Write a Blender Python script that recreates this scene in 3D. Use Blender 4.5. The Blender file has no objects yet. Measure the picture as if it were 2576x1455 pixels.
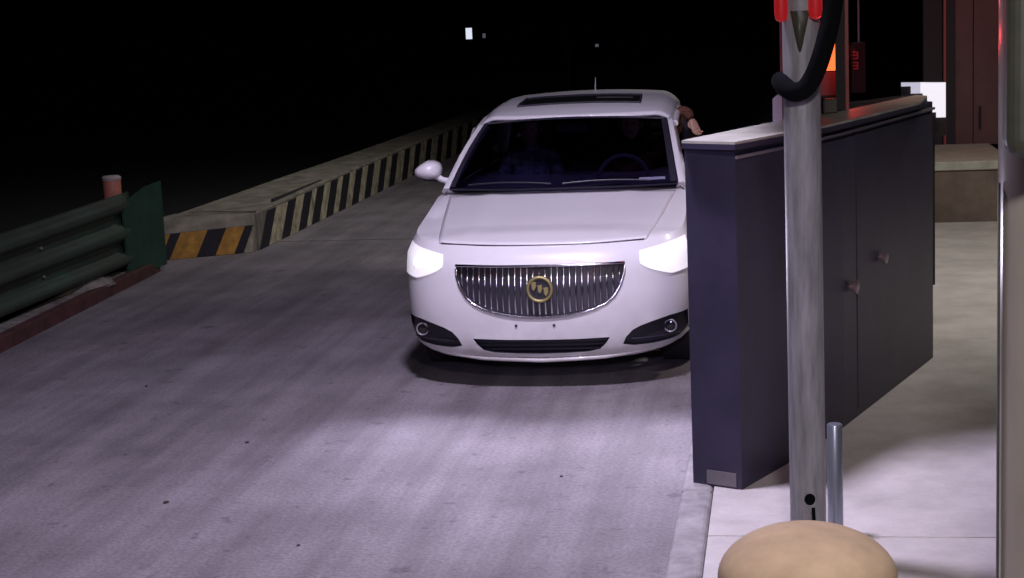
import bpy, bmesh, math, random
from mathutils import Vector, Matrix
random.seed(7)
PI = math.pi
S = bpy.context.scene
C = S.collection

# ------------------------------------------------------------------ camera
cam_d = bpy.data.cameras.new('camera'); cam = bpy.data.objects.new('camera', cam_d); C.objects.link(cam); S.camera = cam
cam_d.sensor_width = 36.0; cam_d.lens = 36.0 * 4200.0 / 2576.0
cam_d.clip_start = 0.1; cam_d.clip_end = 600
yc = Vector((662, 727.5, -4200)).normalized()
zc = -Vector((1112, -25259, -4200)).normalized()
xc = yc.cross(zc).normalized(); zc = xc.cross(yc)
Rm = Matrix((xc, yc, zc))                      # camera axes -> world (x across lane, y along lane, z up)
M4 = Rm.to_4x4(); M4.translation = Vector((0, 0, 2.37)); cam.matrix_world = M4

# ------------------------------------------------------------------ world (night)
w = bpy.data.worlds.new('World'); S.world = w; w.use_nodes = True
nt = w.node_tree; bg = nt.nodes['Background']
sky = nt.nodes.new('ShaderNodeTexSky'); sky.sky_type = 'NISHITA'; sky.sun_disc = False
sky.sun_elevation = math.radians(-4); sky.sun_rotation = math.radians(200)
nt.links.new(sky.outputs[0], bg.inputs[0]); bg.inputs[1].default_value = 0.02

S.view_settings.view_transform = 'Standard'; S.view_settings.look = 'None'
S.view_settings.exposure = 0.0; S.view_settings.gamma = 1.0; S.view_settings.use_curve_mapping = False
S.render.engine = 'CYCLES'

def lamp(name, kind, loc, energy, color, target=None, **kw):
    d = bpy.data.lights.new(name, kind); d.energy = energy; d.color = color
    for k, v in kw.items(): setattr(d, k, v)
    o = bpy.data.objects.new(name, d); C.objects.link(o); o.location = loc
    if target is not None:
        o.rotation_euler = (Vector(target) - Vector(loc)).to_track_quat('-Z', 'Y').to_euler()
    return o
# canopy floodlight above the lane, and the plaza camera's own flood lamp on the same gantry as the camera
lamp('canopy_floodlight', 'SPOT', (-1.2, 7.2, 5.6), 1400, (0.82, 0.74, 1.0), (-1.3, 9.0, 0), spot_size=math.radians(140), spot_blend=1.0, shadow_soft_size=0.3)
lamp('camera_floodlight', 'SPOT', (-0.5, 0.3, 2.9), 650, (0.72, 0.62, 1.0), (-1.3, 10, 0.6), spot_size=math.radians(26), spot_blend=1.0, shadow_soft_size=0.12)
lamp('island_fill', 'SPOT', (0.35, 0.9, 4.2), 640, (1.0, 0.92, 0.92), (0.25, 6.6, 0), spot_size=math.radians(66), spot_blend=1.0, shadow_soft_size=0.2)  # added fill light for the island, dome and column
lamp('landing_fill', 'SPOT', (2.6, 12.5, 5.0), 520, (1.0, 0.95, 0.86), (1.7, 13.6, 0), spot_size=math.radians(130), spot_blend=1.0, shadow_soft_size=0.25)  # added fill light for the landing and rear island floor
lamp('far_lane_fill', 'SPOT', (-3.0, 18.5, 5.8), 430, (0.98, 0.95, 0.92), (-5.0, 19.5, 0), spot_size=math.radians(125), spot_blend=1.0, shadow_soft_size=0.3)  # added fill light for the striped island and far lane

# ------------------------------------------------------------------ materials
def mat(name, col, rough=0.6, metal=0.0, coat=0.0, noise=0.0, nscale=8.0, bump=0.0, bscale=60.0, emit=None, es=0.0, col2=None, stretch=None, spec=None):
    m = bpy.data.materials.new(name); m.use_nodes = True; n = m.node_tree; b = n.nodes['Principled BSDF']
    b.inputs['Base Color'].default_value = (*col, 1); b.inputs['Roughness'].default_value = rough; b.inputs['Metallic'].default_value = metal
    b.inputs['Coat Weight'].default_value = coat
    if spec is not None: b.inputs['Specular IOR Level'].default_value = spec
    if emit: b.inputs['Emission Color'].default_value = (*emit, 1); b.inputs['Emission Strength'].default_value = es
    tc = n.nodes.new('ShaderNodeTexCoord'); mp = n.nodes.new('ShaderNodeMapping'); n.links.new(tc.outputs['Object'], mp.inputs[0])
    if stretch: mp.inputs['Scale'].default_value = stretch
    if noise > 0:
        t = n.nodes.new('ShaderNodeTexNoise'); t.inputs['Scale'].default_value = nscale; t.inputs['Detail'].default_value = 7; t.inputs['Roughness'].default_value = 0.62
        n.links.new(mp.outputs[0], t.inputs[0])
        r = n.nodes.new('ShaderNodeValToRGB'); n.links.new(t.outputs[0], r.inputs[0])
        d = col2 if col2 else tuple(c * (1 - noise) for c in col)
        r.color_ramp.elements[0].position = 0.32; r.color_ramp.elements[0].color = (*d, 1)
        r.color_ramp.elements[1].position = 0.66; r.color_ramp.elements[1].color = (*[min(1, c * (1 + noise * .35)) for c in col], 1)
        n.links.new(r.outputs[0], b.inputs['Base Color'])
    if bump > 0:
        t2 = n.nodes.new('ShaderNodeTexNoise'); t2.inputs['Scale'].default_value = bscale; t2.inputs['Detail'].default_value = 5
        n.links.new(tc.outputs['Object'], t2.inputs[0]); bp = n.nodes.new('ShaderNodeBump'); bp.inputs['Strength'].default_value = bump; bp.inputs['Distance'].default_value = 0.02
        n.links.new(t2.outputs[0], bp.inputs['Height']); n.links.new(bp.outputs[0], b.inputs['Normal'])
    return m

def lane_material():
    m = bpy.data.materials.new('worn_lane_concrete'); m.use_nodes = True; n = m.node_tree; L = n.links.new; b = n.nodes['Principled BSDF']
    tc = n.nodes.new('ShaderNodeTexCoord')
    def nz(scale, sc=(1, 1, 1), det=6, ro=0.6, rot=0.0):
        mp = n.nodes.new('ShaderNodeMapping'); mp.inputs['Scale'].default_value = sc; mp.inputs['Rotation'].default_value = (0, 0, rot); L(tc.outputs['Object'], mp.inputs[0])
        t = n.nodes.new('ShaderNodeTexNoise'); t.inputs['Scale'].default_value = scale; t.inputs['Detail'].default_value = det; t.inputs['Roughness'].default_value = ro; L(mp.outputs[0], t.inputs[0]); return t.outputs[0]
    def ramp(x, p0, c0, p1, c1):
        r = n.nodes.new('ShaderNodeValToRGB'); L(x, r.inputs[0]); r.color_ramp.elements[0].position = p0; r.color_ramp.elements[0].color = (c0, c0, c0, 1) if not isinstance(c0, tuple) else (*c0, 1)
        r.color_ramp.elements[1].position = p1; r.color_ramp.elements[1].color = (c1, c1, c1, 1) if not isinstance(c1, tuple) else (*c1, 1); return r.outputs[0]
    def mul(a, c):
        x = n.nodes.new('ShaderNodeMixRGB'); x.blend_type = 'MULTIPLY'; x.inputs[0].default_value = 1; L(a, x.inputs[1]); L(c, x.inputs[2]); return x.outputs[0]
    base = ramp(nz(1.1, det=8), .3, (.19, .17, .186), .7, (.325, .292, .315))
    streak = ramp(nz(1.8, (2.6, .12, 1), 6, rot=.05), .36, .70, .6, 1.0)
    swirl = ramp(nz(1.5, (1.3, .7, 1), 8, rot=-.6), .34, .82, .62, 1.0)
    grit = ramp(nz(48, det=4), .3, .66, .7, 1.12)
    spots = ramp(nz(7, det=4, ro=.6), .30, .60, .38, 1.0)
    c = mul(mul(mul(mul(base, streak), swirl), grit), spots); L(c, b.inputs['Base Color'])
    b.inputs['Roughness'].default_value = .78
    bp = n.nodes.new('ShaderNodeBump'); bp.inputs['Strength'].default_value = .5; bp.inputs['Distance'].default_value = .012; L(nz(38, det=6), bp.inputs['Height']); L(bp.outputs[0], b.inputs['Normal'])
    return m

M = {}
M['lane'] = lane_material()
M['dark_ground'] = mat('dark_verge', (.018, .017, .018), .95, noise=.5, nscale=2.5, bump=.5, bscale=25)
M['joint'] = mat('joint_sealant', (.03, .028, .03), .9)
M['floor'] = mat('pale_island_concrete', (.62, .58, .57), .75, noise=.25, nscale=2.4, bump=.25, bscale=45)
M['kerbstone'] = mat('kerb_concrete', (.33, .31, .32), .8, noise=.45, nscale=6, bump=.4, bscale=40)
M['isl'] = mat('island_concrete', (.25, .225, .18), .85, noise=.5, nscale=4, bump=.4, bscale=30)
M['orange'] = mat('orange_yellow_paint', (.60, .31, .05), .6, noise=.5, nscale=9)
M['pale_yellow'] = mat('faded_yellow_paint', (.55, .50, .34), .7, noise=.6, nscale=7)
M['black_paint'] = mat('black_paint', (.018, .017, .024), .6, noise=.4, nscale=9)
M['kerb_red'] = mat('red_brown_kerb', (.085, .03, .028), .85, noise=.5, nscale=5)
M['kerb_top'] = mat('dusty_kerb_top', (.24, .22, .2), .9, noise=.6, nscale=7)
M['rail'] = mat('green_rail_paint', (.036, .066, .044), .5, noise=.45, nscale=3, col2=(.034, .038, .03), stretch=(1, .4, 1))
M['rail_dusty'] = mat('dusty_rail_paint', (.09, .115, .075), .6, noise=.5, nscale=6, col2=(.06, .05, .04))
M['plate'] = mat('end_plate_paint', (.016, .06, .038), .55, noise=.35, nscale=5)
M['cap'] = mat('orange_cap', (.58, .21, .14), .5, noise=.2, nscale=14)
M['cap_top'] = mat('cap_top', (.5, .42, .4), .6)
M['booth'] = mat('dark_booth_panel', (.040, .034, .068), .45, noise=.3, nscale=3, bump=.05, bscale=8)
M['booth_in'] = mat('booth_interior', (.02, .017, .018), .7)
M['sill'] = mat('pale_sill', (.42, .42, .37), .5, noise=.25, nscale=6)
M['trim'] = mat('grey_trim', (.33, .30, .33), .35, metal=.4)
M['seam'] = mat('panel_gap', (.004, .003, .006), .9)
M['knob'] = mat('dull_steel_knob', (.30, .22, .24), .35, metal=.5)
M['plate_grey'] = mat('grey_plate', (.17, .155, .18), .5, noise=.2, nscale=20)
M['pole'] = mat('pale_pole_paint', (.27, .265, .29), .4, noise=.4, nscale=6, stretch=(6, 6, .7), bump=.05)
M['rubber'] = mat('black_rubber', (.004, .004, .005), .95, spec=.05)
M['pipe'] = mat('steel_pipe', (.30, .33, .40), .28, metal=.6)
M['dome'] = mat('tan_enamel', (.62, .45, .30), .85, noise=.18, nscale=9)
M['column'] = mat('taupe_column_paint', (.40, .36, .32), .22, noise=.15, nscale=4, stretch=(1, 1, .4))
M['olive'] = mat('olive_housing', (.055, .058, .042), .5, noise=.3, nscale=8)
M['door'] = mat('red_brown_door', (.13, .055, .05), .5, noise=.25, nscale=3)
M['brown'] = mat('brown_base', (.20, .15, .125), .8, noise=.4, nscale=3)
M['step'] = mat('pale_step', (.50, .49, .42), .7, noise=.25, nscale=6)
M['redE'] = mat('red_signal_light', (.10, .006, .008), .4, emit=(1, .02, .03), es=.24)
M['orangeE'] = mat('orange_red_display', (.3, .03, .01), .4, emit=(1, .12, .03), es=2.2)
M['frame_redlit'] = mat('redlit_window_frame', (.35, .06, .055), .4)  # red light falling on the frames is put into their colour
M['whiteE'] = mat('glowing_white_panel', (.8, .8, .8), .5, emit=(.86, .83, .95), es=.85)  # emission stands in for light falling on a white surface
M['farE'] = mat('far_white_lamp', (.8, .8, .8), .5, emit=(.8, .85, 1), es=.9)
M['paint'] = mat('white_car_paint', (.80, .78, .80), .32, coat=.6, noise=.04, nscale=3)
M['car_black'] = mat('black_plastic', (.026, .024, .036), .45)
M['intake'] = mat('dark_mesh', (.02, .018, .03), .5)
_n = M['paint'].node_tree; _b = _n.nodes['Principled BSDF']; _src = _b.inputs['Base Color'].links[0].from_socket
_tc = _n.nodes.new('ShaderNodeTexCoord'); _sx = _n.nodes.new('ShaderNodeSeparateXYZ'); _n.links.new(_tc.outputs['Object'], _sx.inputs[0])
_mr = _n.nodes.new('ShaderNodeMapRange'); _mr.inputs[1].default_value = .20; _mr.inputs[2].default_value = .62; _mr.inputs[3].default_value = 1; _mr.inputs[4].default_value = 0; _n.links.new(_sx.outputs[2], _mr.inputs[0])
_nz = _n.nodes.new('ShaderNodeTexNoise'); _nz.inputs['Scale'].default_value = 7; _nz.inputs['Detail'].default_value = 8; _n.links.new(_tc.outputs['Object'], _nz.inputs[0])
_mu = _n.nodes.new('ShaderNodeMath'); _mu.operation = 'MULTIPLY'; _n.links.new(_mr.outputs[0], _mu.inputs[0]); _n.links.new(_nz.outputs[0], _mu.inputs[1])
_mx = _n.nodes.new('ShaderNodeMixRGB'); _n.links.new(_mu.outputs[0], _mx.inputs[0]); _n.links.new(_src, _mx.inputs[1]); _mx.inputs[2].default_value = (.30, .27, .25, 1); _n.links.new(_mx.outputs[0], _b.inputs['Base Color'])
M['chrome'] = mat('chrome', (.75, .72, .78), .14, metal=1)
M['gold'] = mat('emblem_gold', (.42, .36, .16), .45, metal=.7)
M['lens'] = mat('lit_headlight_lens', (.86, .84, .88), .15, coat=1, emit=(.95, .9, 1), es=.62)
M['bulb'] = mat('lit_bulb', (1, 1, 1), .1, emit=(1, .97, 1), es=7)
M['tyre'] = mat('tyre', (.015, .014, .016), .85)
M['rim'] = mat('alloy_rim', (.4, .4, .42), .3, metal=.9)
M['cabin'] = mat('dark_cabin_trim', (.016, .014, .020), .8)
M['fabric'] = mat('seat_fabric', (.03, .028, .035), .9)
M['skin'] = mat('skin', (.42, .24, .17), .55, noise=.15, nscale=30)
M['sleeve'] = mat('brown_sleeve', (.12, .042, .022), .9, noise=.7, nscale=22, bump=1.0, bscale=40)
M['jacket'] = mat('dark_jacket', (.05, .045, .06), .9)
M['pale_top'] = mat('pale_patterned_top', (.30, .36, .37), .9, noise=.85, nscale=14)
M['hair'] = mat('black_hair', (.01, .009, .008), .6)
M['sticker'] = mat('white_sticker', (.20, .20, .30), .6)
M['debris'] = mat('dark_debris', (.04, .03, .03), .9)

def glass(name, tint, dark):
    m = bpy.data.materials.new(name); m.use_nodes = True; n = m.node_tree; n.nodes.remove(n.nodes['Principled BSDF'])
    o = n.nodes['Material Output']; tr = n.nodes.new('ShaderNodeBsdfTransparent'); tr.inputs[0].default_value = (*tint, 1)
    g = n.nodes.new('ShaderNodeBsdfGlossy'); g.inputs['Roughness'].default_value = .04; g.inputs['Color'].default_value = (.9, .9, 1, 1)
    f = n.nodes.new('ShaderNodeFresnel'); f.inputs[0].default_value = 1.5; mx = n.nodes.new('ShaderNodeMixShader')
    n.links.new(f.outputs[0], mx.inputs[0]); n.links.new(tr.outputs[0], mx.inputs[1]); n.links.new(g.outputs[0], mx.inputs[2]); n.links.new(mx.outputs[0], o.inputs[0]); return m
M['glass'] = glass('windscreen_glass', (.17, .15, .27), 0)
M['dark_glass'] = mat('dark_tinted_glass', (.016, .018, .016), .12, spec=.6)
M['booth_glass'] = glass('booth_window_glass', (.8, .8, .85), 0)
_n = M['booth_glass'].node_tree; _mx = [x for x in _n.nodes if x.type == 'MIX_SHADER'][0]
_n.links.remove(_mx.inputs[0].links[0]); _mx.inputs[0].default_value = .05

# ------------------------------------------------------------------ helpers
def world_loc(o):
    v = Vector((0, 0, 0))
    while o is not None: v += o.location; o = o.parent
    return v
def obj(name, v, f, mats, parent=None, smooth=False, sharp=None, loc=None):
    off = world_loc(parent) if parent else Vector((0, 0, 0))
    o_loc = Vector(loc) if loc is not None else off
    me = bpy.data.meshes.new(name); me.from_pydata([tuple(Vector(p) - o_loc) for p in v], [], f); me.validate()
    bm = bmesh.new(); bm.from_mesh(me); bmesh.ops.remove_doubles(bm, verts=bm.verts, dist=1e-5); bmesh.ops.recalc_face_normals(bm, faces=bm.faces); bm.to_mesh(me); bm.free()
    for m in (mats if isinstance(mats, (list, tuple)) else [mats]): me.materials.append(m)
    if smooth:
        for p in me.polygons: p.use_smooth = True
        me.set_sharp_from_angle(angle=math.radians(sharp or 40))
    o = bpy.data.objects.new(name, me); C.objects.link(o); o.location = o_loc - off
    if parent: o.parent = parent
    return o
def tag(o, label=None, cat=None, group=None, kind=None):
    for k, x in (('label', label), ('category', cat), ('group', group), ('kind', kind)):
        if x: o[k] = x
    return o
def empty(name, loc, label, cat, group=None):
    o = bpy.data.objects.new(name, None); C.objects.link(o); o.location = loc; o.empty_display_size = .2
    return tag(o, label, cat, group)
def box(x0, x1, y0, y1, z0, z1):
    v = [(x, y, z) for z in (z0, z1) for y in (y0, y1) for x in (x0, x1)]
    return v, [(0, 2, 3, 1), (4, 5, 7, 6), (0, 1, 5, 4), (2, 6, 7, 3), (0, 4, 6, 2), (1, 3, 7, 5)]
def bev(o, wdt=.01, seg=2):
    m = o.modifiers.new('bevel', 'BEVEL'); m.width = wdt; m.segments = seg; m.limit_method = 'ANGLE'; return o
def prism(poly, z0, z1):
    n = len(poly); f0 = z0 if callable(z0) else (lambda x, y: z0); f1 = z1 if callable(z1) else (lambda x, y: z1)
    v = [(x, y, f0(x, y)) for x, y in poly] + [(x, y, f1(x, y)) for x, y in poly]
    return v, [tuple(range(n))[::-1], tuple(range(n, 2 * n))] + [(i, (i + 1) % n, n + (i + 1) % n, n + i) for i in range(n)]
def merge(*vf):
    V = []; Fc = []
    for v, f in vf:
        k = len(V); V += list(v); Fc += [tuple(i + k for i in q) for q in f]
    return V, Fc
def frame_at(d):
    d = Vector(d).normalized(); u = Vector((0, 0, 1)) if abs(d.z) < .95 else Vector((1, 0, 0))
    a = d.cross(u).normalized(); return a, a.cross(d).normalized()
def tube(pts, r, n=10, closed=False, cap=True):
    pts = [Vector(p) for p in pts]; rs = r if isinstance(r, (list, tuple)) else [r] * len(pts); V = []; Fc = []; m = len(pts)
    a = None
    for i, p in enumerate(pts):
        a_, b_ = (pts[(i - 1) % m], pts[(i + 1) % m]) if closed else (pts[max(i - 1, 0)], pts[min(i + 1, m - 1)])
        d = (b_ - a_).normalized()
        if a is None: a = frame_at(d)[0]
        a = (a - d * a.dot(d)).normalized(); b = a.cross(d)
        for k in range(n):
            t = 2 * PI * k / n; V.append(tuple(p + (a * math.cos(t) + b * math.sin(t)) * rs[i]))
    for i in range(m if closed else m - 1):
        j = (i + 1) % m
        for k in range(n): Fc.append((i * n + k, i * n + (k + 1) % n, j * n + (k + 1) % n, j * n + k))
    if cap and not closed: Fc += [tuple(range(n))[::-1], tuple((m - 1) * n + k for k in range(n))]
    return V, Fc
def lathe(c, prof, n=40):           # prof: (r, z) list, vertical axis at c=(x,y)
    V = []; Fc = []; m = len(prof)
    for r, z in prof:
        for k in range(n):
            t = 2 * PI * k / n; V.append((c[0] + r * math.cos(t), c[1] + r * math.sin(t), z))
    for i in range(m - 1):
        for k in range(n): Fc.append((i * n + k, i * n + (k + 1) % n, (i + 1) * n + (k + 1) % n, (i + 1) * n + k))
    Fc += [tuple(range(n))[::-1], tuple((m - 1) * n + k for k in range(n))]
    return V, Fc
def grid(fn, nu, nv):
    V = [fn(i / nu, j / nv) for j in range(nv + 1) for i in range(nu + 1)]
    return V, [(j * (nu + 1) + i, j * (nu + 1) + i + 1, (j + 1) * (nu + 1) + i + 1, (j + 1) * (nu + 1) + i) for j in range(nv) for i in range(nu)]
def lerp(a, b, t): return a + (b - a) * t
def interp(x, xs, ys):
    if x <= xs[0]: return ys[0]
    for i in range(1, len(xs)):
        if x <= xs[i]: return lerp(ys[i - 1], ys[i], (x - xs[i - 1]) / (xs[i] - xs[i - 1]))
    return ys[-1]
def solid(o, t, off=-1):
    m = o.modifiers.new('solid', 'SOLIDIFY'); m.thickness = t; m.offset = off; return o

# ------------------------------------------------------------------ setting: ground, lane, kerbs
g = obj('ground', *grid(lambda u, v: (lerp(-150, 150, u), lerp(-20, 400, v), -.02), 2, 2), M['dark_ground']); tag(g, kind='structure')
def lane_piece(y0, y1, xl0, xl1):
    nx, ny = 10, 12
    return grid(lambda u, v: (lerp(lerp(xl0, xl1, v), -.46, u), lerp(y0, y1, v), 0.0), nx, ny)
road = bpy.data.objects.new('road', None); C.objects.link(road); tag(road, kind='structure')
obj('concrete_slab', *lane_piece(-2, 17.45, -5.35, -6.45), M['lane'], road)
obj('concrete_slab', *lane_piece(17.475, 90, -5.5, -5.5), M['lane'], road)
obj('slab_joint', *box(-6.4, -.46, 17.45, 17.475, -.03, -.006), M['joint'], road)
# right hand island: pale slabs edged by a concrete kerb on the lane side
isl = bpy.data.objects.new('pavement', None); C.objects.link(isl); tag(isl, kind='structure')
for y0, y1 in ((-1.5, 6.82), (6.832, 16.6), (16.612, 45)):
    bev(obj('paving_slab', *box(-.32, 7, y0, y1, -.02, .15), M['floor'], isl), .006)
obj('slab_bed', *box(-.30, 6.9, -1.4, 44.8, -.02, .135), M['joint'], isl)
for k in range(-1, 30):
    y0 = k * 1.5; y1 = y0 + 1.492
    bev(obj('kerb_stone', *prism([(-.47, y0), (-.322, y0), (-.322, y1), (-.47, y1)], -.02, .152), M['kerbstone'], isl), .025, 3)

# left kerb under the guardrail (dark red-brown face, dusty top)
kx = lambda y: interp(y, [-2, 11.5, 15.6, 17], [-5.0, -5.80, -6.02, -6.1])
kerb = empty('kerb', (kx(9), 9, 0), 'low dark red brown kerb with a dusty pale top edge under the green guardrail', 'kerb')
for i in range(6):
    y0 = 6 + i * 1.6; y1 = min(y0 + 1.59, 15.5)
    bev(obj('kerb_stone', *prism([(kx(y0) - .14, y0), (kx(y0), y0), (kx(y1), y1), (kx(y1) - .14, y1)], -.02, .115), M['kerb_red'], kerb), .01)
    obj('dusty_top', *prism([(kx(y0) - .25, y0), (kx(y0) - .085, y0), (kx(y1) - .085, y1), (kx(y1) - .25, y1)], .03, .1185), M['kerb_top'], kerb)
# small heap of swept grit on the kerb
def mound(u, v):
    a = 2 * PI * u; r = v; wob = 1 + .18 * math.sin(3 * a + 1) + .1 * math.sin(7 * a)
    return (-6.12 + .16 * r * math.cos(a) * wob, 13.95 + .62 * r * math.sin(a) * wob, .10 + .09 * (1 - r * r) + .012 * math.sin(9 * a + 7 * r) * (1 - r))
tag(obj('grit_heap', *grid(mound, 28, 8), M['kerb_top'], None, True, 80, (-6.12, 13.95, .1)), 'low pale heap of grit lying on the kerb below the guardrail', 'grit heap')
for (x, y, s, lab) in ((-3.03, 8.93, .014, 'middle scrap of the three dark scraps left of the car on the lane'), (-3.08, 7.76, .015, 'largest dark litter scrap, lowest left on the lane'), (-1.13, 8.24, .010, "tiny dark scrap on the lane right below the car's grille"), (-4.2, 10.4, .012, 'farthest dark scrap, nearest the left kerb'), (-2.2, 7.1, .009, 'smallest dark scrap, close to the bottom edge left of centre')):
    a = random.random() * 3
    pts = [(x + s * math.cos(a + k * 1.26) * random.uniform(.6, 1.4), y + 1.6 * s * math.sin(a + k * 1.26) * random.uniform(.6, 1.4)) for k in range(5)]
    tag(obj('litter_scrap', *prism(pts, .001, .001 + s * .35), M['debris'], None, loc=(x, y, 0)),
        lab, 'litter', 'dark scraps of litter on the lane')

# ------------------------------------------------------------------ left striped toll island
SX = lambda y: -5.42
ZT = lambda y: interp(y, [16, 17, 20, 30], [.40, .415, .455, .49])
island = empty('traffic_island', (-6, 18, 0), 'long low concrete toll island with yellow and black hazard stripes left of the car', 'traffic island')
# body: nose with chamfered upper edge, then the long run
ys = [16.8, 18, 20, 23, 27, 32, 40, 60]
V = []; Fc = []
def bx(y): return interp(y, [16.5, 18.6, 21.5, 24.7, 29.8, 60], [-6.30, -6.18, -6.05, -5.985, -5.90, -5.90])
for y in ys:
    V += [(SX(y), y, -.02), (SX(y), y, ZT(y) - .02), (SX(y) - .02, y, ZT(y)), (bx(y), y, ZT(y)), (bx(y), y, -.02)]
for i in range(len(ys) - 1):
    for k in range(5): a = i * 5 + k; b = i * 5 + (k + 1) % 5; Fc.append((a, b, b + 5, a + 5))
Fc += [tuple(range(5))[::-1], tuple(range(len(V) - 5, len(V)))]
obj('island_body', V, Fc, M['isl'], island)
# nose block (front face z .29, chamfer up to the seam)
fl = (-6.44, 16.11); fr = (-5.425, 16.71); n1 = (-5.47, 16.79); n0 = (-7.0, 16.79)
ch0 = (-7.0, 16.15); ch1 = (-5.62, 16.785)
V = [(*fl, -.02), (*fr, -.02), (-5.43, 16.785, -.02), (-6.30, 16.785, -.02), (*fl, .27), (*fr, .29), (-5.43, 16.785, .40), (-6.30, 16.785, .415), (-6.40, 16.42, .41)]
Fc = [(3, 2, 1, 0), (0, 1, 5, 4), (1, 2, 6, 5), (4, 5, 6, 8), (8, 6, 7), (0, 4, 8, 7, 3), (2, 3, 7, 6)]
obj('island_nose', V, Fc, M['isl'], island)
def fpt(s, h, o=.004):            # point on the nose's front face
    a = Vector((*fl, 0)); b = Vector((*fr, 0)); d = (b - a); nrm = Vector((d.y, -d.x, 0)).normalized(); p = a + d * s + nrm * o
    return (p.x, p.y, h)
def fs(x): return (x - fl[0]) / (fr[0] - fl[0])
def top(s): return lerp(.27, .29, s) - .004
def stripe(x0, x1, key):
    lean = .115
    q = [fpt(max(0, fs(x0 - lean * .2)), 0.003), fpt(fs(x1 - lean * .2), 0.003), fpt(min(1, fs(x1 + lean * .8)), top(fs(x1))), fpt(min(.99, fs(x0 + lean * .8)), top(fs(x0)))]
    d = Vector((fr[1] - fl[1], -(fr[0] - fl[0]), 0)).normalized() * .003
    if x1 < -5.5 : pass
    v = q + [tuple(Vector(p) + d) for p in q]
    obj('painted_stripe', v, [(0, 1, 2, 3), (4, 7, 6, 5), (0, 4, 5, 1), (1, 5, 6, 2), (2, 6, 7, 3), (3, 7, 4, 0)], {'k': M['black_paint'], 'o': M['orange'], 'y': M['pale_yellow']}[key], island)
# measured stripe layout of the visible part: black edges at the foot
for x0, x1, k in [(-6.43, -6.27, 'o'), (-6.27, -6.18, 'k'), (-6.18, -5.94, 'o'), (-5.94, -5.77, 'k'), (-5.77, -5.60, 'o'), (-5.60, -5.515, 'k'), (-5.515, -5.43, 'y')]:
    stripe(x0, x1, k)
cuts = [16.83, 17.62, 18.29, 18.84, 19.48, 20.08, 20.74, 21.41, 22.15, 22.85, 23.69, 24.45, 25.29, 26.21, 27.04, 27.95, 28.9, 29.9, 30.9, 32, 33.1, 34.3]
for i, c in enumerate(cuts):
    wd = .33 + .008 * (c - 17)
    def q(y, h, o): return (SX(y) + o, y, h)
    for nm, a0, a1, mt in (('dark', c, c + wd, M['black_paint']), ('pale', c + wd, (cuts[i + 1] if i + 1 < len(cuts) else c + .9), M['pale_yellow'])):
        zt = ZT(a0) - .035; ln = .34
        lo = [q(a0, .004, .001), q(a1, .004, .001), q(min(a1 + ln, 60), zt, .001), q(a0 + ln, zt, .001)]
        hi = [(x + .004, y, z) for x, y, z in lo]
        obj('painted_stripe', lo + hi, [(0, 1, 2, 3), (4, 7, 6, 5), (0, 4, 5, 1), (1, 5, 6, 2), (2, 6, 7, 3), (3, 7, 4, 0)], mt, island)
obj('top_seam', *prism([(-6.19, 16.90), (-5.43, 16.815), (-5.43, 16.835), (-6.19, 16.92)], .40, .4165), M['joint'], island)
obj('edge_crack', *prism([(-5.50, 17.6), (-5.47, 17.6), (-5.47, 19.6), (-5.50, 19.6)], .42, .4565), M['joint'], island)

# ------------------------------------------------------------------ guardrail
gr = empty('guardrail', (-6.05, 12, 0), 'dusty green three wave steel guardrail with a flat end plate beside the lane', 'guardrail')
def railx(y): return interp(y, [3, 11.5, 15.0], [-5.75, -6.02, -6.04])
prof = []
for zc_, hh in ((.715, .075), (.475, .072), (.245, .070)):
    prof += [(-.06, zc_ + hh * 1.25), (-.05, zc_ + hh * 1.05), (.005, zc_ + hh * .75), (.045, zc_ + hh * .25), (.05, zc_), (.04, zc_ - hh * .35), (-.01, zc_ - hh * .85), (-.05, zc_ - hh * 1.1)]
ys_ = [5, 8, 11, 13, 14.0, 14.6, 14.85, 15.05]; V = []
for y in ys_:
    k = interp(y, [14.6, 14.85, 15.05], [1, .7, .02]); 
    V += [(railx(y) + (a + .06) * k - .06, y, b + (y - 12) * .012 * interp(b, [.3, .6], [-.3, 1])) for a, b in prof]
n = len(prof); Fc = [(i * n + k, i * n + k + 1, (i + 1) * n + k + 1, (i + 1) * n + k) for i in range(len(ys_) - 1) for k in range(n - 1)]
beam = solid(obj('rail_beam', V, Fc, M['rail'], gr, True, 50), .006)
for zc_ in (.595, .355):
    for y in (11.0, 13.0):
        obj('bolt', *tube([(railx(y) - .052, y, zc_), (railx(y) - .035, y, zc_)], .014, 8), M['trim'], beam)
pl = obj('end_plate', [(-6.05, 14.72, .06), (-6.01, 15.62, .05), (-6.01, 15.62, .88), (-6.03, 15.25, .86), (-6.05, 14.72, .76)], [(0, 1, 2, 3, 4)], M['plate'], gr); solid(pl, .02)
for y, capd in ((15.0, 1), (11.0, 0)):
    x = -6.24
    obj('post', *lathe((x + .0, y), [(.07, 0), (.07, .86)], 24), M['plate'], gr, True)
    if capd:
        c = obj('post_cap', *lathe((x, y), [(.084, .76), (.086, .955), (.084, .96)], 28), M['cap'], gr, True)
        obj('cap_top', *lathe((x, y), [(.09, .9605), (.092, .985), (.075, 1.0), (.02, 1.004)], 28), M['cap_top'], c, True)

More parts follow.
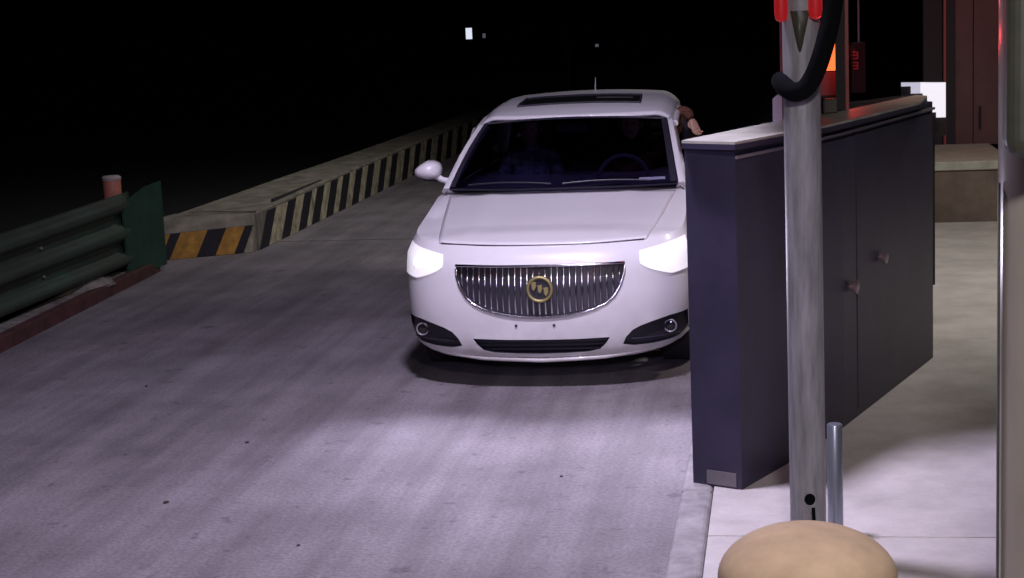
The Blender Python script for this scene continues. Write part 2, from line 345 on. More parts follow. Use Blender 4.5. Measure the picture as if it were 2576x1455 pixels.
# ------------------------------------------------------------------ car
XC, FY = -1.49, 10.17
CX = lambda x, t, z: (XC + x, FY + t, z)
def tcf(z): return interp(z, [.15, .22, .3, .5, .7, .8, .86, .91, .94], [.10, .03, .0, .0, .02, .04, .07, .12, .16])
def Wf(z): return interp(z, [.15, .22, .3, .5, .7, .85, .92, 1.0, 1.2], [.87, .90, .925, .935, .94, .935, .91, .875, .87])
A_, n_ = .58, 2.6
def Ff(x, z):
    s = min(abs(x) / Wf(z), .9995); return tcf(z) + A_ * (1 - (1 - s ** n_) ** (1 / n_))
LEN = 4.75
def ztop(t): return interp(t, [0, .12, .3, .5, .9, 1.35, 2, 4.0, 4.7], [.90, .905, .935, .955, 1.02, 1.10, 1.12, 1.13, 1.05])
half = []
for k in range(25):
    ph = k / 24 * PI / 2; half.append(('f', math.sin(ph) ** (2 / n_), 1 - math.cos(ph) ** (2 / n_)))
for k in range(1, 22): half.append(('s', 1.0, k / 22))
for k in range(13):
    ph = k / 12 * PI / 2; half.append(('r', math.cos(ph) ** (2 / 3.2), math.sin(ph) ** (2 / 3.2)))
LV = [0, .02, .06, .12, .2, .3, .4, .5, .6, .7, .78, .85, .9, .94, .97, .99, 1.0]
def contour_pt(c, lam):
    kind, a, b = c
    zz = .18 + lam * .73
    if kind == 'f': t = tcf(zz) + A_ * b
    elif kind == 's': t = lerp(tcf(zz) + A_, LEN - .5, b)
    else: t = LEN - .5 + .48 * b
    zb = interp(t, [.0, .15, .5, .9], [.185, .20, .275, .21]); z = zb + lam * (ztop(t) - zb)
    wv = Wf(.18 + lam * .80)
    if t > .9: wv = lerp(wv, min(.945, wv + .02), min(1, (t - .9))) if lam < .95 else wv
    return (wv * a, t, z)
V = []; Fc = []
NH = len(half); ring = [(i, 1) for i in range(NH)] + [(i, -1) for i in range(NH - 2, 0, -1)]; NR = len(ring)
for lam in LV:
    for i, sg in ring:
        x, t, z = contour_pt(half[i], lam); V.append(CX(sg * x, t, z))
for j in range(len(LV) - 1):
    for k in range(NR): Fc.append((j * NR + k, j * NR + (k + 1) % NR, (j + 1) * NR + (k + 1) % NR, (j + 1) * NR + k))
Fc.append(tuple(range(NR))[::-1])
def hood_z(x, t, wv):
    s = x / max(wv, 1e-3); cr = interp(t, [0, .12, .35, 1.2, 2], [0, .004, .03, .045, .0]); rid = .006 * math.exp(-((abs(x) - .48) / .06) ** 2) * min(1, max(0, (t - .15) / .3))
    return ztop(t) + cr * (1 - s * s) ** .8 + rid * (1 if abs(s) < .95 else 0)
MI = 18; base = len(V); tb = (len(LV) - 1) * NR; row = []
for i in range(NH):
    r = []; x, t, z = contour_pt(half[i], 1.0)
    if i in (0, NH - 1): row.append([tb + ([0, NH - 1][i > 0])] * (MI + 1)); continue
    for m in range(MI + 1):
        s = -1 + 2 * m / MI
        if m == MI: r.append(tb + i)
        elif m == 0: r.append(tb + (NR - i))
        else: V.append(CX(x * s, t, hood_z(x * s, t, x))); r.append(len(V) - 1)
    row.append(r)
for i in range(NH - 1):
    for m in range(MI):
        q = [row[i][m], row[i][m + 1], row[i + 1][m + 1], row[i + 1][m]]; q2 = []
        for a in q:
            if a not in q2: q2.append(a)
        if len(q2) > 2: Fc.append(tuple(q2))
car = empty('white_car', (XC, FY + 2.3, 0), 'white car with lit headlights and a sunroof stopped at the booth, facing the camera', 'car')
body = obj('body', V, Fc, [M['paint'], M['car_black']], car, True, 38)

def cutter(poly, depth, t0=-.3):
    n = len(poly); cx_ = sum(p[0] for p in poly) / n; cz_ = sum(p[1] for p in poly) / n
    # inner fan with concentric rings so that the pocket floor follows the fascia
    V = []; Fc = []; K = 5
    for x, z in poly: V.append(CX(x, t0, z))
    for r in range(K):
        k = 1 - r / K
        for x, z in poly:
            xx = lerp(cx_, x, k); zz = lerp(cz_, z, k); V.append(CX(xx, Ff(xx, zz) + depth, zz))
    V.append(CX(cx_, Ff(cx_, cz_) + depth, cz_)); last = len(V) - 1
    Fc.append(tuple(range(n)))
    for i in range(n): j = (i + 1) % n; Fc.append((i, j, n + j, n + i))
    for r in range(K - 1):
        for i in range(n): j = (i + 1) % n; Fc.append((n * (r + 1) + i, n * (r + 1) + j, n * (r + 2) + j, n * (r + 2) + i))
    for i in range(n): j = (i + 1) % n; Fc.append((n * K + i, n * K + j, last))
    return V, Fc
def refine(poly, k=4, smooth=False):
    out = []; n = len(poly)
    for i in range(n):
        a, b = poly[i], poly[(i + 1) % n]
        for j in range(k): out.append((lerp(a[0], b[0], j / k), lerp(a[1], b[1], j / k)))
    return out
def mirror_full(h):                        # h: right half from top centre to bottom centre
    return h + [(-x, z) for x, z in h[::-1] if abs(x) > 1e-6]
gr_h = [(0, .795), (.27, .795), (.535, .800), (.532, .74), (.508, .665), (.47, .60), (.42, .557), (.35, .525), (.27, .502), (.18, .485), (.09, .476), (0, .473)]
in_h = [(0, .332), (.22, .333), (.435, .338), (.41, .30), (.37, .262), (.30, .247), (.15, .240), (0, .237)]
pod = [(.905, .450), (.80, .442), (.70, .420), (.63, .40), (.575, .375), (.535, .335), (.512, .287), (.58, .273), (.70, .274), (.80, .283), (.905, .300)]
gp = refine(mirror_full(gr_h), 3); ip = refine(mirror_full(in_h), 3); pr_ = refine(pod, 4); plf = [(-x, z) for x, z in pr_][::-1]
cutters = []
for nm, poly, d in (('g', gp, .05), ('i', ip, .07), ('p', pr_, .045), ('q', plf, .045)):
    o = obj('cut', *cutter(poly, d), [M['paint'], M['car_black']], car)
    for p in o.data.polygons: p.material_index = 1
    cutters.append(o)
for yy in (.97, 3.72):
    for sg in (-1, 1):
        pts = [(0, 0)]; n = 32; V = []
        for x in (sg * .66, sg * 1.1):
            for k in range(n): V.append(CX(x, yy + .385 * math.cos(2 * PI * k / n), .345 + .385 * math.sin(2 * PI * k / n)))
        Fc = [tuple(range(n)), tuple(range(n, 2 * n))] + [(k, (k + 1) % n, n + (k + 1) % n, n + k) for k in range(n)]
        o = obj('cut', V, Fc, [M['paint'], M['car_black']], car)
        for p in o.data.polygons: p.material_index = 1
        cutters.append(o)
for c in cutters:
    m = body.modifiers.new('cut', 'BOOLEAN'); m.operation = 'DIFFERENCE'; m.solver = 'EXACT'; m.object = c
dg = bpy.context.evaluated_depsgraph_get(); nm = bpy.data.meshes.new_from_object(body.evaluated_get(dg))
body.modifiers.clear(); old = body.data; body.data = nm
for c in cutters: bpy.data.objects.remove(c)
for p in nm.polygons: p.use_smooth = True
nm.set_sharp_from_angle(angle=math.radians(38))

# bonnet: a thin panel proud of the body, so that its front and side shut lines are real gaps
def hood_fn(u, v):
    tb_ = 1.20 + .10 * (2 * u - 1) ** 2
    s = 2 * u - 1; hw = lerp(.665, .79, v ** .8)
    t = lerp(.135 + .10 * abs(s) ** 2.5, tb_, v); x = s * hw
    wv = interp(t, [0, .12, .3, .58, 2], [.3, .55, .75, .875, .87])
    z = max(hood_z(x, t, max(wv, abs(x) + .02)), ztop(t)) + .008
    ed = max(0, (.03 - v) / .03); z -= .006 * ed
    return CX(x, t, z)
hood = solid(obj('bonnet', *grid(hood_fn, 40, 34), M['paint'], car, True, 60), .010)
V = tube([CX(s * .65, .135 + .10 * abs(s) ** 2.5 - .005, .9125 + .012 * abs(s) ** 2) for s in [k / 15 for k in range(-15, 16)]], .005, 6)
obj('bonnet_gap', *V, M['car_black'], car)

# grille: curved chrome bars, surround and round emblem
grille = obj('grille', *tube([CX(x, Ff(x, z) - .004, z) for x, z in gp], .010, 8, closed=True), M['chrome'], car, True, 60)
def gz(x, lower):
    h = gr_h[2:] if lower else gr_h[:3]; xs = sorted((p[0], p[1]) for p in h)
    return interp(abs(x), [p[0] for p in xs], [p[1] for p in xs])
for k in range(-13, 14):
    x = k * .0385
    if abs(k) > 13: continue
    zt_, zb_ = .788, gz(min(abs(x), .53), True) + .012
    pts = []
    for j in range(9):
        z = lerp(zt_, zb_, j / 8); pts.append(CX(x, Ff(x, z) + .026 - .012 * math.sin(PI * j / 8), z))
    obj('grille_bar', *tube(pts, .0062, 6), M['chrome'], grille, True, 60)
ez = .655
def ring(cx_, cz_, r, rt, t0, n=40): return tube([CX(cx_ + r * math.cos(2 * PI * k / n), t0, cz_ + r * math.sin(2 * PI * k / n)) for k in range(n)], rt, 8, closed=True)
emb = obj('emblem', *ring(.01, ez, .075, .011, -.012), M['gold'], grille, True, 60)
def shield(cx_, cz_, s=1.0):
    o2 = [(-.016, .026), (.016, .030), (.018, .0), (.0, -.032), (-.014, -.012)]
    V = [CX(cx_ + a * s, -.014, cz_ + b * s) for a, b in o2] + [CX(cx_ + a * s * .8, -.024, cz_ + b * s * .8) for a, b in o2]; n = 5
    return V, [tuple(range(n)), tuple(range(n, 2 * n))] + [(i, (i + 1) % n, n + (i + 1) % n, n + i) for i in range(n)]
disc_v = [CX(.01 + .07 * math.cos(2 * PI * k / 32), -.006, ez + .07 * math.sin(2 * PI * k / 32)) for k in range(32)] + [CX(.01 + .07 * math.cos(2 * PI * k / 32), .006, ez + .07 * math.sin(2 * PI * k / 32)) for k in range(32)]
obj('emblem_disc', disc_v, [tuple(range(32)), tuple(range(32, 64))] + [(k, (k + 1) % 32, 32 + (k + 1) % 32, 32 + k) for k in range(32)], M['car_black'], grille)
for dx, dz in ((-.032, .018), (.006, .0), (.044, -.016)): obj('emblem_shield', *shield(.006 + dx, ez + dz), M['gold'], grille)

# lower intake bars and fog lamp pods
for z in (.262, .29, .315):
    hw = interp(z, [.24, .262, .30, .33], [.25, .36, .40, .425])
    obj('intake_slat', *tube([CX(x, Ff(x, z) + .035, z) for x in [hw * k / 10 for k in range(-10, 11)]], .006, 6), M['intake'], car)
for sg in (-1, 1):
    fx, fz = sg * .80, .368
    t0 = Ff(fx, fz) + .02
    fo = obj('fog_lamp', *ring(fx, fz, .038, .006, t0), M['trim'], car, True, 60)
    Vd = [CX(fx + .04 * math.cos(2 * PI * k / 24), t0 + .012, fz + .04 * math.sin(2 * PI * k / 24)) for k in range(24)] + [CX(fx, t0 - .004, fz)]
    obj('fog_lens', Vd, [(k, (k + 1) % 24, 24) for k in range(24)], M['dark_glass'], fo, True, 80)
    obj('pod_slat', *tube([CX(sg * x, Ff(sg * x, .312) + .03, .312) for x in [.56 + .033 * k for k in range(10)]], .006, 6), M['intake'], car)
    # headlight: housing, lens and two lamps
    def hl(u, v, o=.004, sg=sg):
        ph = lerp(.28 + .04 * v, 1.36, u); s = math.sin(ph) ** (2 / n_)
        zlo = lerp(.80, .69, min(1, u * 1.6) ** .6) + .05 * max(0, u - .7) ** 1; zhi = lerp(.865, .935, u ** .9); z = lerp(zlo, zhi, v)
        s = max(lerp(.66, .985, u), 0); x = s * Wf(z)
        return CX(sg * (x + o * u), Ff(x, z) - o, z)
    hs = obj('headlight', *grid(lambda u, v: hl(u, v, .002), 14, 6), M['paint'], car, True, 60)
    obj('headlight_lens', *grid(lambda u, v: hl(lerp(.04, .96, u), lerp(.08, .92, v), .008), 14, 6), M['lens'], hs, True, 60)
    for bxx in (.70, .80):
        z = .81; t0 = Ff(bxx, z) - .012
        Vb = [CX(sg * (bxx + .036 * math.cos(2 * PI * k / 20)), t0, z + .036 * math.sin(2 * PI * k / 20)) for k in range(20)] + [CX(sg * bxx, t0 - .014, z)]
        obj('lamp_bulb', Vb, [(k, (k + 1) % 20, 20) for k in range(20)], M['bulb'], hs, True, 80)
    lamp('headlight_beam', 'SPOT', CX(sg * .72, -.10, .80), 130, (.80, .72, 1.0), CX(sg * .5 + .45, -5.6, 0), spot_size=math.radians(110), spot_blend=1.0, shadow_soft_size=.12)
for x in (-.15, .09):
    obj('plate_screw', *tube([CX(x, -.006, .424), CX(x, .01, .424)], .009, 8), M['car_black'], car)
# thin chin lip following the bottom of the bumper
obj('chin_lip', *tube([CX(x, Ff(x, .2) - .002, interp(abs(x), [0, .4, .7, .9], [.190, .205, .240, .285])) for x in [.89 * k / 20 for k in range(-20, 21)]], .014, 8), M['paint'], car, True, 60)

# wheels
for yy in (.97, 3.72):
    for sg in (-1, 1):
        xo = sg * .90; xi = sg * .69; n = 40
        prof = [(xi, .20), (xi, .31), (xi + sg * .02, .335), (xo - sg * .02, .335), (xo, .31), (xo, .21)]
        V = []
        for x, r in prof:
            for k in range(n): V.append(CX(x, yy + r * math.cos(2 * PI * k / n), .337 + r * math.sin(2 * PI * k / n)))
        m = len(prof); Fc = [((i) * n + k, i * n + (k + 1) % n, ((i + 1) % m) * n + (k + 1) % n, ((i + 1) % m) * n + k) for i in range(m) for k in range(n)]
        wh = obj('wheel', V, Fc, M['tyre'], car, True, 50)
        V = [CX(xo - sg * .03, yy + .2 * math.cos(2 * PI * k / n), .337 + .2 * math.sin(2 * PI * k / n)) for k in range(n)] + [CX(xo - sg * .01, yy + .05 * math.cos(2 * PI * k / n), .337 + .05 * math.sin(2 * PI * k / n)) for k in range(n)]
        obj('rim', V, [(k, (k + 1) % n, n + (k + 1) % n, n + k) for k in range(n) if k % 8 < 4] + [tuple(range(n, 2 * n))], M['rim'], wh)

# cabin: windscreen, pillars, roof, side and rear glass
def wsb(s): return (s * .815, 1.21 + .16 * abs(s) ** 2.2, 1.158 - .004 * s * s)
def wst(s): return (s * .690, 2.10 + .16 * abs(s) ** 2.2, 1.588 - .038 * s * s)
def ws_fn(u, v, o=0):
    s = 2 * u - 1; a = wsb(s); b = wst(s); bl = .035 * math.sin(PI * v)
    return CX(lerp(a[0], b[0], v), lerp(a[1], b[1], v) - bl - o, lerp(a[2], b[2], v) + bl * .6 + o)
wsg = obj('windscreen', *grid(lambda u, v: ws_fn(lerp(.004, .996, u), lerp(.005, .995, v)), 30, 14), M['glass'], car, True, 80)
obj('windscreen_shade_band', *grid(lambda u, v: ws_fn(lerp(.01, .99, u), lerp(.955, .99, v), .003), 30, 2), M['car_black'], wsg, True, 80)
obj('windscreen_side_band', *grid(lambda u, v: ws_fn(lerp(.965, .992, u), lerp(.02, .96, v), .003), 2, 14), M['car_black'], wsg, True, 80)
obj('windscreen_side_band', *grid(lambda u, v: ws_fn(lerp(.008, .03, u), lerp(.02, .96, v), .003), 2, 14), M['car_black'], wsg, True, 80)
obj('cowl', *grid(lambda u, v: CX((2 * u - 1) * .80, lerp(1.17, 1.235, v) + .16 * abs(2 * u - 1) ** 2.2, lerp(1.146, 1.158, v) + .001), 30, 2), M['car_black'], car, True, 80)
obj('registration_sticker', *grid(lambda u, v: ws_fn(lerp(.835, .945, u), lerp(.05, .085, v), .003), 6, 2), M['sticker'], wsg)
for x0, x1 in ((-.66, -.06), (.02, .62)):
    pts = []
    for k in range(9):
        x = lerp(x0, x1, k / 8); s = x / .815; p = ws_fn((s + 1) / 2, .03 + .05 * k / 8 * (1 - k / 8) * 4 * .5, .012); pts.append(p)
    obj('wiper', *tube(pts, .007, 6), M['car_black'], car)

def roof_z(x, t):
    zc_ = interp(t, [2.0, 2.15, 2.35, 2.6, 2.9, 3.2, 3.6, 4.0, 4.3], [1.57, 1.597, 1.640, 1.672, 1.695, 1.708, 1.705, 1.67, 1.60])
    return zc_
def roof_fn(u, v):
    s = 2 * u - 1; hw = interp(v, [0, .2, .5, .75, 1], [.735, .742, .725, .69, .64]); a = abs(s)
    t0 = 2.105 + .17 * a ** 2.2; t = lerp(t0, 4.25, v)
    x = s * hw; z = roof_z(x, t) - .036 * a ** 2 - .075 * max(0, (a - .80) / .2) ** 2.2
    return CX(x, t, z)
roof = solid(obj('roof', *grid(roof_fn, 44, 30), M['paint'], car, True, 60), .02)
def on_roof(x, t, o):
    a = abs(x) / .745; return CX(x, t, roof_z(x, t) - .036 * a * a + o)
sr = [(-.46, 2.50), (.45, 2.50), (.47, 2.52), (.475, 2.60), (.465, 2.86), (.44, 2.88), (-.44, 2.88), (-.465, 2.86), (-.485, 2.60), (-.48, 2.52)]
def sr_fn(u, v, o=.006): return on_roof(lerp(-.47 + .02 * v, .47 - .02 * v, u), lerp(2.50, 2.90, v), o)
sun = obj('sunroof', *grid(sr_fn, 20, 8), M['dark_glass'], roof, True, 80)
edge = [sr_fn(u, 0) for u in [k / 20 for k in range(21)]] + [sr_fn(1, v) for v in [k / 8 for k in range(1, 9)]] + [sr_fn(1 - u, 1) for u in [k / 20 for k in range(1, 21)]] + [sr_fn(0, 1 - v) for v in [k / 8 for k in range(1, 8)]]
obj('sunroof_seal', *tube(edge, .008, 6, closed=True), M['car_black'], roof)
obj('sunroof_glint', *grid(lambda u, v: on_roof(lerp(.12, .40, u), lerp(2.69, 2.73, v), .010), 8, 1), M['trim'], roof)  # grey strip stands in for a highlight on the sunroof glass
obj('antenna', *tube([on_roof(.02, 3.55, 0), on_roof(.02, 3.60, .10)], [.006, .003], 6), M['trim'], roof)
for sg in (-1, 1):
    # A pillar
    n = 14; V = []
    for j in range(n + 1):
        v = j / n; s = sg
        a = ws_fn((s + 1) / 2, v); ax = a[0] - XC
        out = lerp(.875, .742, v); zo = lerp(1.10, 1.535, v) if v < 1 else 1.53
        V += [(a[0] - sg * .004, a[1], a[2] + .001), (XC + sg * lerp(abs(ax), out, .55), a[1] + .012, a[2] + .006), (XC + sg * out, a[1] + .06 + .03 * v, a[2] - .028), (XC + sg * (out - .01), a[1] + .10, a[2] - .045), (XC + sg * (abs(ax) - .03), a[1] + .06, a[2] - .04)]
    Fc = [(j * 5 + k, j * 5 + (k + 1) % 5, (j + 1) * 5 + (k + 1) % 5, (j + 1) * 5 + k) for j in range(n) for k in range(5)] + [(0, 1, 2, 3, 4), tuple(n * 5 + k for k in range(5))]
    obj('door_pillar', V, Fc, M['paint'], car, True, 60)
    # belt shoulder panel between bonnet edge and door glass
    obj('door_panel', *grid(lambda u, v: CX(sg * lerp(.868, .80, v), lerp(1.36, 4.3, u), lerp(ztop(lerp(1.36, 4.3, u)) - .01, 1.165, v)), 20, 3), M['paint'], car, True, 60)
    # side glass: front door window is open on the driver's side
    def sg_fn(u, v, t0, t1):
        ta = lerp(t0, t1, u); tb2 = lerp(t0 + .42 if t0 < 1.7 else t0, t1, u)
        return CX(sg * lerp(.835, .735, v), lerp(ta, tb2, v), lerp(1.15, 1.53 + .0 * v, v))
    if sg < 0: obj('side_window', *grid(lambda u, v: sg_fn(u, v, 1.62, 2.95), 8, 4), M['dark_glass'], car)
    obj('side_window', *grid(lambda u, v: sg_fn(u, v, 3.05, 4.1), 6, 4), M['dark_glass'], car)
    obj('door_pillar', *tube([CX(sg * .835, 3.0, 1.14), CX(sg * .735, 3.0, 1.56)], .035, 8), M['car_black'], car)
    obj('rear_pillar', *tube([CX(sg * .78, 4.45, 1.10), CX(sg * .60, 4.15, 1.55)], .06, 8), M['paint'], car)
    # cant rail
    obj('roof_rail', *tube([CX(sg * interp(t, [2.2, 2.7, 3.3, 4.1], [.738, .735, .70, .63]), t, roof_z(0, t) - .125) for t in (2.28, 2.6, 3.0, 3.5, 4.1)], .028, 8), M['paint'], car, True, 60)
obj('rear_window', *grid(lambda u, v: CX((2 * u - 1) * lerp(.74, .60, v), lerp(4.55, 4.25, v), lerp(1.13, 1.59, v)), 6, 4), M['dark_glass'], car)
# door mirror on the kerb side (left in the picture)
mir = []
V = []; n = 16
for j, (k, t) in enumerate([(0.15, -.10), (.62, -.085), (.88, -.055), (1.0, .0), (1.0, .055), (.97, .06)]):
    for q in range(n):
        a = 2 * PI * q / n; ca, sa = math.cos(a), math.sin(a)
        x = .098 * k * math.copysign(abs(ca) ** .75, ca); z = .068 * k * math.copysign(abs(sa) ** .8, sa)
        if x < 0: z *= lerp(1, .55, min(1, -x / .098))
        z += -.012 * (x < 0) * abs(x) / .098
        V.append(CX(-.995 + x, 1.56 + t, 1.272 + z))
Fc = [(j * n + k, j * n + (k + 1) % n, (j + 1) * n + (k + 1) % n, (j + 1) * n + k) for j in range(5) for k in range(n)] + [tuple(range(n))[::-1], tuple(5 * n + k for k in range(n))]
mo = obj('door_mirror', V, Fc, M['paint'], car, True, 60)
obj('mirror_arm', *tube([CX(-.95, 1.57, 1.235), CX(-.90, 1.58, 1.20), CX(-.86, 1.60, 1.185)], [.03, .022, .025], 8), M['paint'], mo, True, 60)
obj('mirror_base', *tube([CX(-1.03, 1.56, 1.212), CX(-.93, 1.57, 1.20)], .016, 8), M['car_black'], mo)
# folded mirror lying along the door on the booth side
V = []
for j, (k, t) in enumerate([(0.2, -.12), (.7, -.10), (1.0, -.04), (1.0, .07), (.8, .12), (.2, .13)]):
    for q in range(n):
        a = 2 * PI * q / n; V.append(CX(.872 + .035 * k * math.cos(a), 1.78 + t, 1.25 + .065 * k * math.sin(a)))
obj('door_mirror', V, Fc, M['paint'], car, True, 60)
# interior
obj('cabin_floor', *box(XC - .78, XC + .78, FY + 1.5, FY + 4.2, .62, .66), M['cabin'], car)
obj('dashboard', *grid(lambda u, v: CX((2 * u - 1) * .79, lerp(1.28, 1.78, v) + .08 * abs(2 * u - 1) ** 2, 1.135 - .05 * v ** 2 + .03 * math.exp(-((2 * u - 1 - .46) / .22) ** 2) * v), 24, 8), M['cabin'], car, True, 80)
obj('dashboard_front', *box(XC - .78, XC + .78, FY + 1.76, FY + 1.80, .7, 1.08), M['cabin'], car)
n = 32; swc = Vector(CX(.37, 2.0, 1.12)); ax_u = Vector((1, 0, 0)); ax_v = Vector((0, .35, .94)).normalized()
sw = obj('steering_wheel', *tube([swc + (ax_u * math.cos(2 * PI * k / n) + ax_v * math.sin(2 * PI * k / n)) * .185 for k in range(n)], .016, 8, closed=True), M['plate_grey'], car, True, 80)
for a in (PI * .0, PI, PI * 1.5): obj('wheel_spoke', *tube([swc, swc + (ax_u * math.cos(a) + ax_v * math.sin(a)) * .18], .016, 6), M['cabin'], sw)
for x in (-.38, .38):
    st = obj('seat', *box(XC + x - .25, XC + x + .25, FY + 2.25, FY + 2.75, .66, .82), M['fabric'], car); bev(st, .05, 3)
    bk = obj('backrest', [CX(x + a, t, z) for t, z in ((2.72, .78), (2.84, .78), (2.92, 1.30), (3.02, 1.28)) for a in (-.24, .24)], [(0, 1, 3, 2), (4, 6, 7, 5), (0, 4, 5, 1), (2, 3, 7, 6), (0, 2, 6, 4), (1, 5, 7, 3)], M['fabric'], car); bev(bk, .04, 3)
    hr = obj('headrest', *box(XC + x - .13, XC + x + .13, FY + 2.93, FY + 3.03, 1.33, 1.50), M['fabric'], car); bev(hr, .04, 3)
obj('rear_bench', *box(XC - .72, XC + .72, FY + 3.65, FY + 3.85, .7, 1.32), M['fabric'], car)
obj('inner_mirror', *box(XC - .11, XC + .11, FY + 2.02, FY + 2.05, 1.475, 1.535), M['cabin'], car)

# ------------------------------------------------------------------ people
def skin_body(name, verts, edges, radii, m, parent, sub=2):
    off = world_loc(parent); me = bpy.data.meshes.new(name); me.from_pydata([tuple(Vector(v) - off) for v in verts], edges, []); me.materials.append(m)
    o = bpy.data.objects.new(name, me); C.objects.link(o); o.parent = parent
    md = o.modifiers.new('skin', 'SKIN'); md.use_smooth_shade = True
    for i, r in enumerate(radii):
        rr = r if isinstance(r, tuple) else (r, r); me.skin_vertices[0].data[i].radius = rr
    me.skin_vertices[0].data[0].use_root = True
    s = o.modifiers.new('sub', 'SUBSURF'); s.levels = sub; s.render_levels = sub
    dgx = bpy.context.evaluated_depsgraph_get(); new = bpy.data.meshes.new_from_object(o.evaluated_get(dgx)); o.modifiers.clear(); o.data = new
    if not new.materials: new.materials.append(m)
    return o
def head(cx_, t, z, parent, face=-1):
    n, m = 20, 14; V = []
    for j in range(m + 1):
        a = PI * j / m
        for k in range(n):
            b = 2 * PI * k / n; dx = math.sin(a) * math.cos(b); dy = math.sin(a) * math.sin(b); dz = math.cos(a)
            jaw = 1 - .25 * max(0, -dz); x = .075 * dx * jaw; y = .095 * dy * jaw; zz = .115 * dz
            if dy < -.55 and abs(dx) < .28 and -.35 < dz < .15: y -= .022 * (1 - abs(dx) / .28) * (1 - (dz + .1) / .3 if dz > -.1 else 1 - (-.1 - dz) / .3)
            if dy < -.5 and .12 < abs(dx) < .5 and .05 < dz < .3: y += .010
            V.append(CX(cx_ + x, t + y, z + zz))
    Fc = [(j * n + k, j * n + (k + 1) % n, (j + 1) * n + (k + 1) % n, (j + 1) * n + k) for j in range(m) for k in range(n)]
    V2 = []; 
    hd = obj('head', V, Fc, M['skin'], parent, True, 80)
    for j in range(m + 1):
        a = PI * .55 * j / m
        for k in range(n):
            b = 2 * PI * k / n; dx = math.sin(a) * math.cos(b); dy = math.sin(a) * math.sin(b); dz = math.cos(a)
            k2 = 1.09 if dy > -.45 or dz > .55 else .93
            V2.append(CX(cx_ + .075 * dx * k2, t + .006 + .095 * dy * k2, z + .115 * dz * k2 + .004))
    obj('hair', V2, Fc, M['hair'], hd, True, 80)
    for s in (-1, 1):
        obj('ear', *tube([CX(cx_ + s * .072, t + .01, z + .02), CX(cx_ + s * .084, t + .012, z + .0), CX(cx_ + s * .074, t + .008, z - .03)], [.012, .015, .009], 8), M['skin'], hd, True, 80)
        obj('eye', *tube([CX(cx_ + s * .028, t - .080, z + .012), CX(cx_ + s * .028, t - .088, z + .012)], [.011, .006], 8), M['hair'], hd, True, 80)
    obj('mouth', *tube([CX(cx_ + q, t - .086 + abs(q) * .2, z - .055) for q in (-.022, 0, .022)], .005, 6), M['sleeve'], hd)
    return hd
def person(x, label, topm, arm=None):
    p = empty('person', CX(x, 2.55, .80), label, 'person')
    c = lambda a, b, z: CX(x + a, b, z)
    v = [c(0, 2.58, .90), c(0, 2.62, 1.05), c(0, 2.68, 1.20), c(0, 2.69, 1.30), c(0, 2.66, 1.37),
         c(.10, 2.45, .90), c(.12, 2.10, .95), c(.12, 2.0, .75), c(-.10, 2.45, .90), c(-.12, 2.10, .95), c(-.12, 2.0, .75),
         c(-.17, 2.68, 1.26), c(-.24, 2.55, 1.05), c(-.12, 2.25, 1.08)]
    e = [(0, 1), (1, 2), (2, 3), (3, 4), (0, 5), (5, 6), (6, 7), (0, 8), (8, 9), (9, 10), (2, 11), (11, 12), (12, 13)]
    r = [(.15, .12), (.15, .12), (.17, .11), (.07, .06), .05, .09, .07, .055, .09, .07, .055, .06, .048, .035]
    if arm is None:
        v += [c(.17, 2.68, 1.26), c(.24, 2.55, 1.05), c(.12, 2.25, 1.08)]; e += [(2, 14), (14, 15), (15, 16)]; r += [.06, .048, .035]
    else:
        v += arm; k = 14; e += [(2, k)] + [(k + i, k + i + 1) for i in range(len(arm) - 1)]; r += [.062, .055, .056, .046, .036][:len(arm)]
    skin_body('body', v, e, r, topm, p)
    head(x, 2.64, 1.475 - (.0 if arm else .02), p)
    return p
arm = [CX(.55, 2.68, 1.27), CX(.71, 2.70, 1.40), CX(.765, 2.70, 1.575), CX(.82, 2.66, 1.555), CX(.845, 2.63, 1.505)]
drv = person(.38, 'driver in a brown jacket reaching one arm out of the car window toward the booth', M['sleeve'], arm)
# hand of the outstretched arm: palm, four fingers, thumb
wr = Vector(CX(.848, 2.625, 1.498)); d = Vector((.35, -.35, -.87)).normalized(); sx = Vector((.80, .55, .10)); sx = (sx - d * sx.dot(d)).normalized(); up = d.cross(sx)
V = []
for k, (w_, h_) in enumerate(((.026, .018), (.038, .017), (.041, .015), (.036, .012))):
    p = wr + d * (.028 * k)
    for q in range(10):
        a = 2 * PI * q / 10; V.append(tuple(p + sx * math.cos(a) * w_ + up * math.sin(a) * h_))
hand = obj('hand', V, [(j * 10 + k, j * 10 + (k + 1) % 10, (j + 1) * 10 + (k + 1) % 10, (j + 1) * 10 + k) for j in range(3) for k in range(10)] + [tuple(range(10)), tuple(range(30, 40))], M['skin'], drv, True, 80)
for i, ln in enumerate((.062, .072, .068, .052)):
    b0 = wr + d * .075 + sx * (-.028 + .0187 * i)
    obj('finger', *tube([b0, b0 + d * ln * .5 + up * .004, b0 + d * ln * .8 + up * .018, b0 + d * ln * .92 + up * .034], [.0095, .0088, .008, .006], 8), M['skin'], hand, True, 80)
b0 = wr + d * .02 - sx * .032
obj('thumb', *tube([b0, b0 + d * .028 - sx * .018 + up * .01, b0 + d * .055 - sx * .020 + up * .022], [.012, .0105, .008], 8), M['skin'], hand, True, 80)
psg = person(-.40, 'front passenger in a pale patterned top, dim behind the left side of the windscreen', M['pale_top'])

